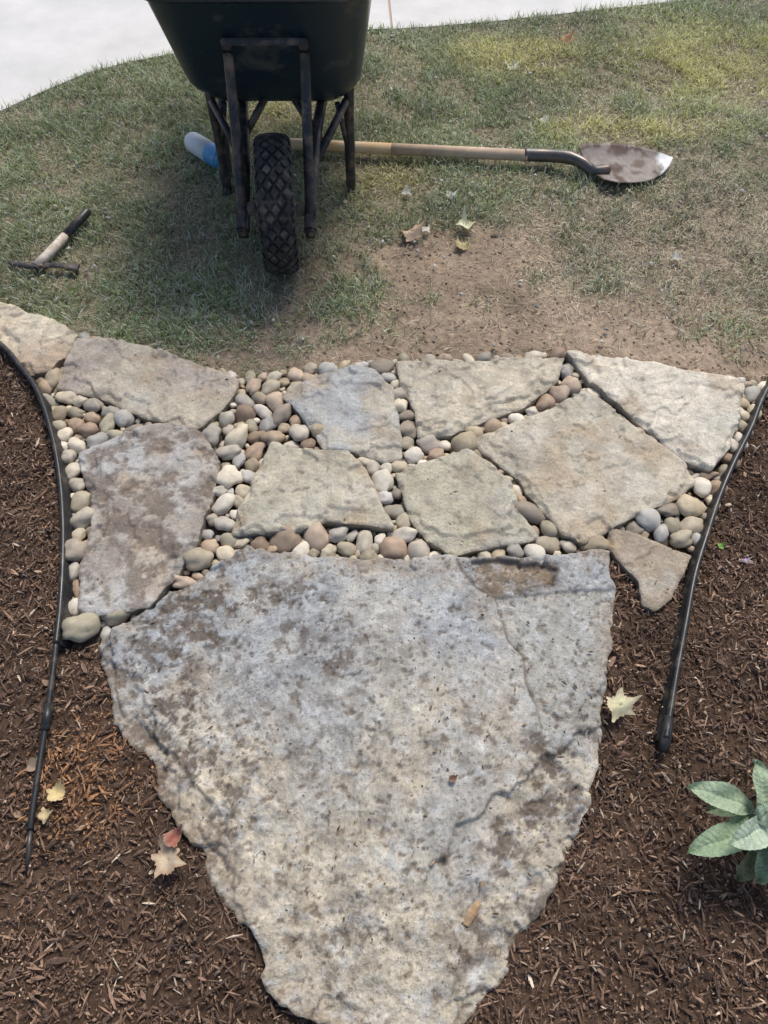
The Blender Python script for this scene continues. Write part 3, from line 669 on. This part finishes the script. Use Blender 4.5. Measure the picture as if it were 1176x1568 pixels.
# ---------------------------------------------------------------- fallen leaves
def leaf(name,u,v,z,size,rot,c1,c2,lobes=5,curl=.25,seed=0):
    r=random.Random(seed); n=72; V=[(0,0,.1)];Cc=[c1]
    rings=7; ctr=S3(u,v,z)
    lb=[(math.pi*2*(i/lobes)*(.86)+r.uniform(-.15,.15)-math.pi*.86*(1-1/lobes),r.uniform(.82,1.08)*(1-.2*abs(i-(lobes-1)/2)/lobes)) for i in range(lobes)]
    for k in range(1,rings+1):
        for i in range(n):
            th=-math.pi+2*math.pi*i/n
            base=.58
            for (c_,am) in lb: base=max(base,am*math.exp(-(abs(th-c_)/.50)**1.5))
            base*=1+.06*math.sin(19*th+seed)+.04*math.sin(31*th)
            rr=base*k/rings
            x_=rr*math.cos(th);y_=rr*math.sin(th)*.82
            zz=curl*(x_*x_*1.0-.7*y_*y_*math.cos(seed))+.12*math.sin(4*x_+seed)+.09*math.sin(7*y_+seed*2)
            V.append((x_,y_,zz+.14))
            vein=min(abs(((th-c_+math.pi)%(2*math.pi))-math.pi) for c_,_ in lb)
            mm=min(1,max(0,(k/rings-.45)*1.4+r.uniform(-.25,.25)))*(.4 if vein<.06 else 1); Cc.append(tuple(c1[q]*(1-mm)+c2[q]*mm for q in range(3)))
    Fq=[[1+(k-1)*n+i,1+k*n+i,1+k*n+(i+1)%n,1+(k-1)*n+(i+1)%n] for k in range(1,rings) for i in range(n)]
    Ft=[[0,1+i,1+(i+1)%n] for i in range(n)]
    V=np.array(V)*size; ca,sa=math.cos(rot),math.sin(rot)
    W=V.copy(); W[:,0]=V[:,0]*ca-V[:,1]*sa+ctr.x; W[:,1]=V[:,0]*sa+V[:,1]*ca+ctr.y; W[:,2]=V[:,2]+ctr.z
    return mk_mesh(name,W,[np.array(Fq),np.array(Ft)],M_leaf,np.array(Cc),smooth=True)
leaf('purple_flower',947,1082,.034,.044,.3,(.74,.71,.46),(.60,.50,.34),5,.7,1)
leaf('purple_flower',258,1318,.030,.042,1.9,(.60,.50,.36),(.42,.27,.17),5,.7,2)
leaf('purple_flower',266,1284,.038,.028,.9,(.34,.13,.10),(.42,.26,.18),3,.9,3)
leaf('purple_flower',88,1215,.022,.030,1.2,(.76,.62,.30),(.65,.52,.30),3,.8,4)
leaf('purple_flower',70,1248,.022,.020,.2,(.66,.54,.32),(.55,.44,.28),3,.8,5)
leaf('purple_flower',50,1172,.022,.022,1.4,(.40,.31,.22),(.34,.25,.16),2,.6,6)
leaf('purple_flower',630,360,.018,.052,.3,(.66,.50,.36),(.50,.36,.24),5,1.0,7)
leaf('purple_flower',652,353,.022,.024,1.0,(.70,.66,.60),(.6,.55,.48),3,.6,8)
leaf('purple_flower',712,349,.020,.046,1.7,(.76,.75,.54),(.66,.63,.42),3,.8,9)
leaf('purple_flower',707,378,.016,.036,.1,(.58,.52,.27),(.46,.38,.18),3,.7,10)
leaf('purple_flower',783,103,.020,.042,.1,(.70,.72,.64),(.6,.6,.55),5,.5,11)
leaf('purple_flower',832,185,.022,.028,.5,(.78,.77,.70),(.68,.66,.58),3,.5,12)
leaf('purple_flower',866,62,.022,.042,.5,(.50,.29,.16),(.40,.23,.13),5,.8,13)
leaf('purple_flower',690,300,.018,.030,.5,(.62,.65,.62),(.55,.57,.50),3,.5,14)
leaf('purple_flower',622,296,.018,.024,1.5,(.68,.68,.60),(.55,.56,.5),3,.5,24)
leaf('purple_flower',1035,395,.018,.024,1.5,(.60,.58,.52),(.48,.46,.38),3,.5,25)
leaf('purple_flower',693,1193,.040,.014,.5,(.16,.10,.07),(.28,.18,.11),3,.9,15)
leaf('purple_flower',1103,837,.024,.015,.5,(.22,.42,.10),(.18,.36,.08),3,.5,16)
leaf('purple_flower',1142,858,.024,.009,.5,(.55,.4,.65),(.5,.35,.6),5,.5,17)  # small purple flower, made with the leaf function
M_chip=plain('wood_chip_mat',(.48,.33,.19),.8,0,(.32,.2,.11),60,.4,.6,.4,.001)
tube('wood_chip',[S3(733,1380,.030),S3(722,1398,.034),S3(714,1417,.030)],[.004,.008,.005],M_chip,None,6,flat=.4,smooth=False)
# ---------------------------------------------------------------- sage plant
pl=empty('sage_plant')
M_sage=attr_mat('sage_leaf_mat',.85,110,.82,1.2,1.0,.004,150,.15,transl=.12)
def sleaf(nm,b,t,wd,roll=0,col=(.17,.29,.17),droop=.012):
    b=Vector(b);t=Vector(t);ax=t-b;Ln=ax.length;ax.normalize(); s=ax.cross(Vector((0,0,1))); 
    if s.length<.1: s=Vector((1,0,0))
    s.normalize(); w=s.cross(ax).normalized(); s2=s*math.cos(roll)+w*math.sin(roll); w2=s2.cross(ax).normalized()
    V=[];C=[];nu,nv=60,21
    for i in range(nu):
        q=i/(nu-1); hw=wd*.5*math.sin(math.pi*min(1,q**.85))**.62 if 0<q<1 else .0008
        hw*=1+.02*math.sin(q*70)
        for j in range(nv):
            r_=(j/(nv-1))*2-1
            dz=.008*abs(r_)**1.2 -.0018*math.exp(-(r_/.12)**2)+.0007*math.sin(q*75-abs(r_)*8)*(1-abs(r_)*.5)+.003*math.sin(q*11+r_*3)+.0008*math.sin(q*140+r_*9)*math.sin(r_*22)
            p_=b+ax*(q*Ln)+s2*(r_*hw)+w2*(dz+droop*math.sin(q*math.pi)); p_.z-=droop*q*q
            V.append(p_[:]); k=.90+.10*abs(r_)+(.28*math.exp(-(r_/.07)**2)); vein=.07*max(0,math.sin(q*60-abs(r_)*8))
            C.append([c_*(k+vein)*1.35+.03 for c_ in col])
    Fq=[[i*nv+j,i*nv+j+1,(i+1)*nv+j+1,(i+1)*nv+j] for i in range(nu-1) for j in range(nv-1)]
    return mk_mesh(nm,V,[np.array(Fq)],M_sage,np.array(C),smooth=True,parent=pl)
ld=[((1150,1240,.13),(1053,1203,.145),.048,(.29,.37,.25)),((1168,1252,.14),(1158,1160,.17),.050,(.28,.36,.24)),
((1152,1276,.12),(1055,1306,.12),.050,(.26,.35,.22)),((1172,1262,.15),(1118,1292,.175),.048,(.40,.48,.36)),
((1148,1243,.13),(1104,1272,.11),.028,(.22,.31,.18)),((1168,1262,.14),(1230,1330,.13),.052,(.26,.35,.22)),((1168,1255,.14),(1245,1200,.15),.052,(.28,.37,.25)),
((1160,1258,.16),(1190,1235,.18),.033,(.34,.43,.31)),((1170,1275,.11),(1165,1352,.09),.048,(.18,.25,.15)),((1152,1232,.09),(1082,1240,.075),.034,(.15,.20,.12)),((1160,1300,.08),(1130,1345,.06),.040,(.20,.21,.10)),((1172,1240,.1),(1210,1150,.11),.048,(.22,.3,.19)),((1185,1300,.07),(1200,1400,.05),.045,(.13,.17,.09))]
for i,(b,t,wd,c_) in enumerate(ld): sleaf('leaf_%d'%i,S3(*b),S3(*t),wd,random.uniform(-.3,.3),c_)
M_stem=plain('stem_mat',(.15,.18,.10),.8,0,None,bst=0)
root=S3(1175,1290,0)
for i,(b,t,wd,c_) in enumerate(ld): 
    q=S3(*b); tube('stem_%d'%i,spline([root,root.lerp(q,.5)+Vector((0,0,.015)),q+(S3(*t)-q)*.1],4),.0022,M_stem,pl,6)
# ---------------------------------------------------------------- light, camera
az,elv=math.radians(20),math.radians(54)
D=Vector((math.sin(az)*math.cos(elv),math.cos(az)*math.cos(elv),math.sin(elv)))
sun=bpy.data.lights.new('sun','SUN'); sun.energy=2.7; sun.angle=math.radians(22); sun.color=(1,.94,.84)
so=bpy.data.objects.new('sun',sun); so.rotation_euler=D.to_track_quat('Z','Y').to_euler(); scene.collection.objects.link(so)
wd=bpy.data.worlds.new('World'); scene.world=wd; wd.use_nodes=True; nt=wd.node_tree
sky=nt.nodes.new('ShaderNodeTexSky'); sky.sky_type='NISHITA'; sky.sun_disc=False; sky.sun_elevation=elv; sky.sun_rotation=az
sky.air_density=.8; sky.dust_density=2.5
nt.links.new(sky.outputs[0],nt.nodes['Background'].inputs[0]); nt.nodes['Background'].inputs[1].default_value=.15
cam=bpy.data.cameras.new('camera'); co=bpy.data.objects.new('camera',cam); scene.collection.objects.link(co)
co.location=(0,0,H); co.rotation_euler=(math.pi/2-P,0,0); cam.sensor_fit='VERTICAL'; cam.sensor_height=36; cam.lens=F/1568*36
cam.clip_start=.02; cam.clip_end=500; scene.camera=co
scene.view_settings.view_transform='Standard'; scene.view_settings.look='None'; scene.view_settings.exposure=0
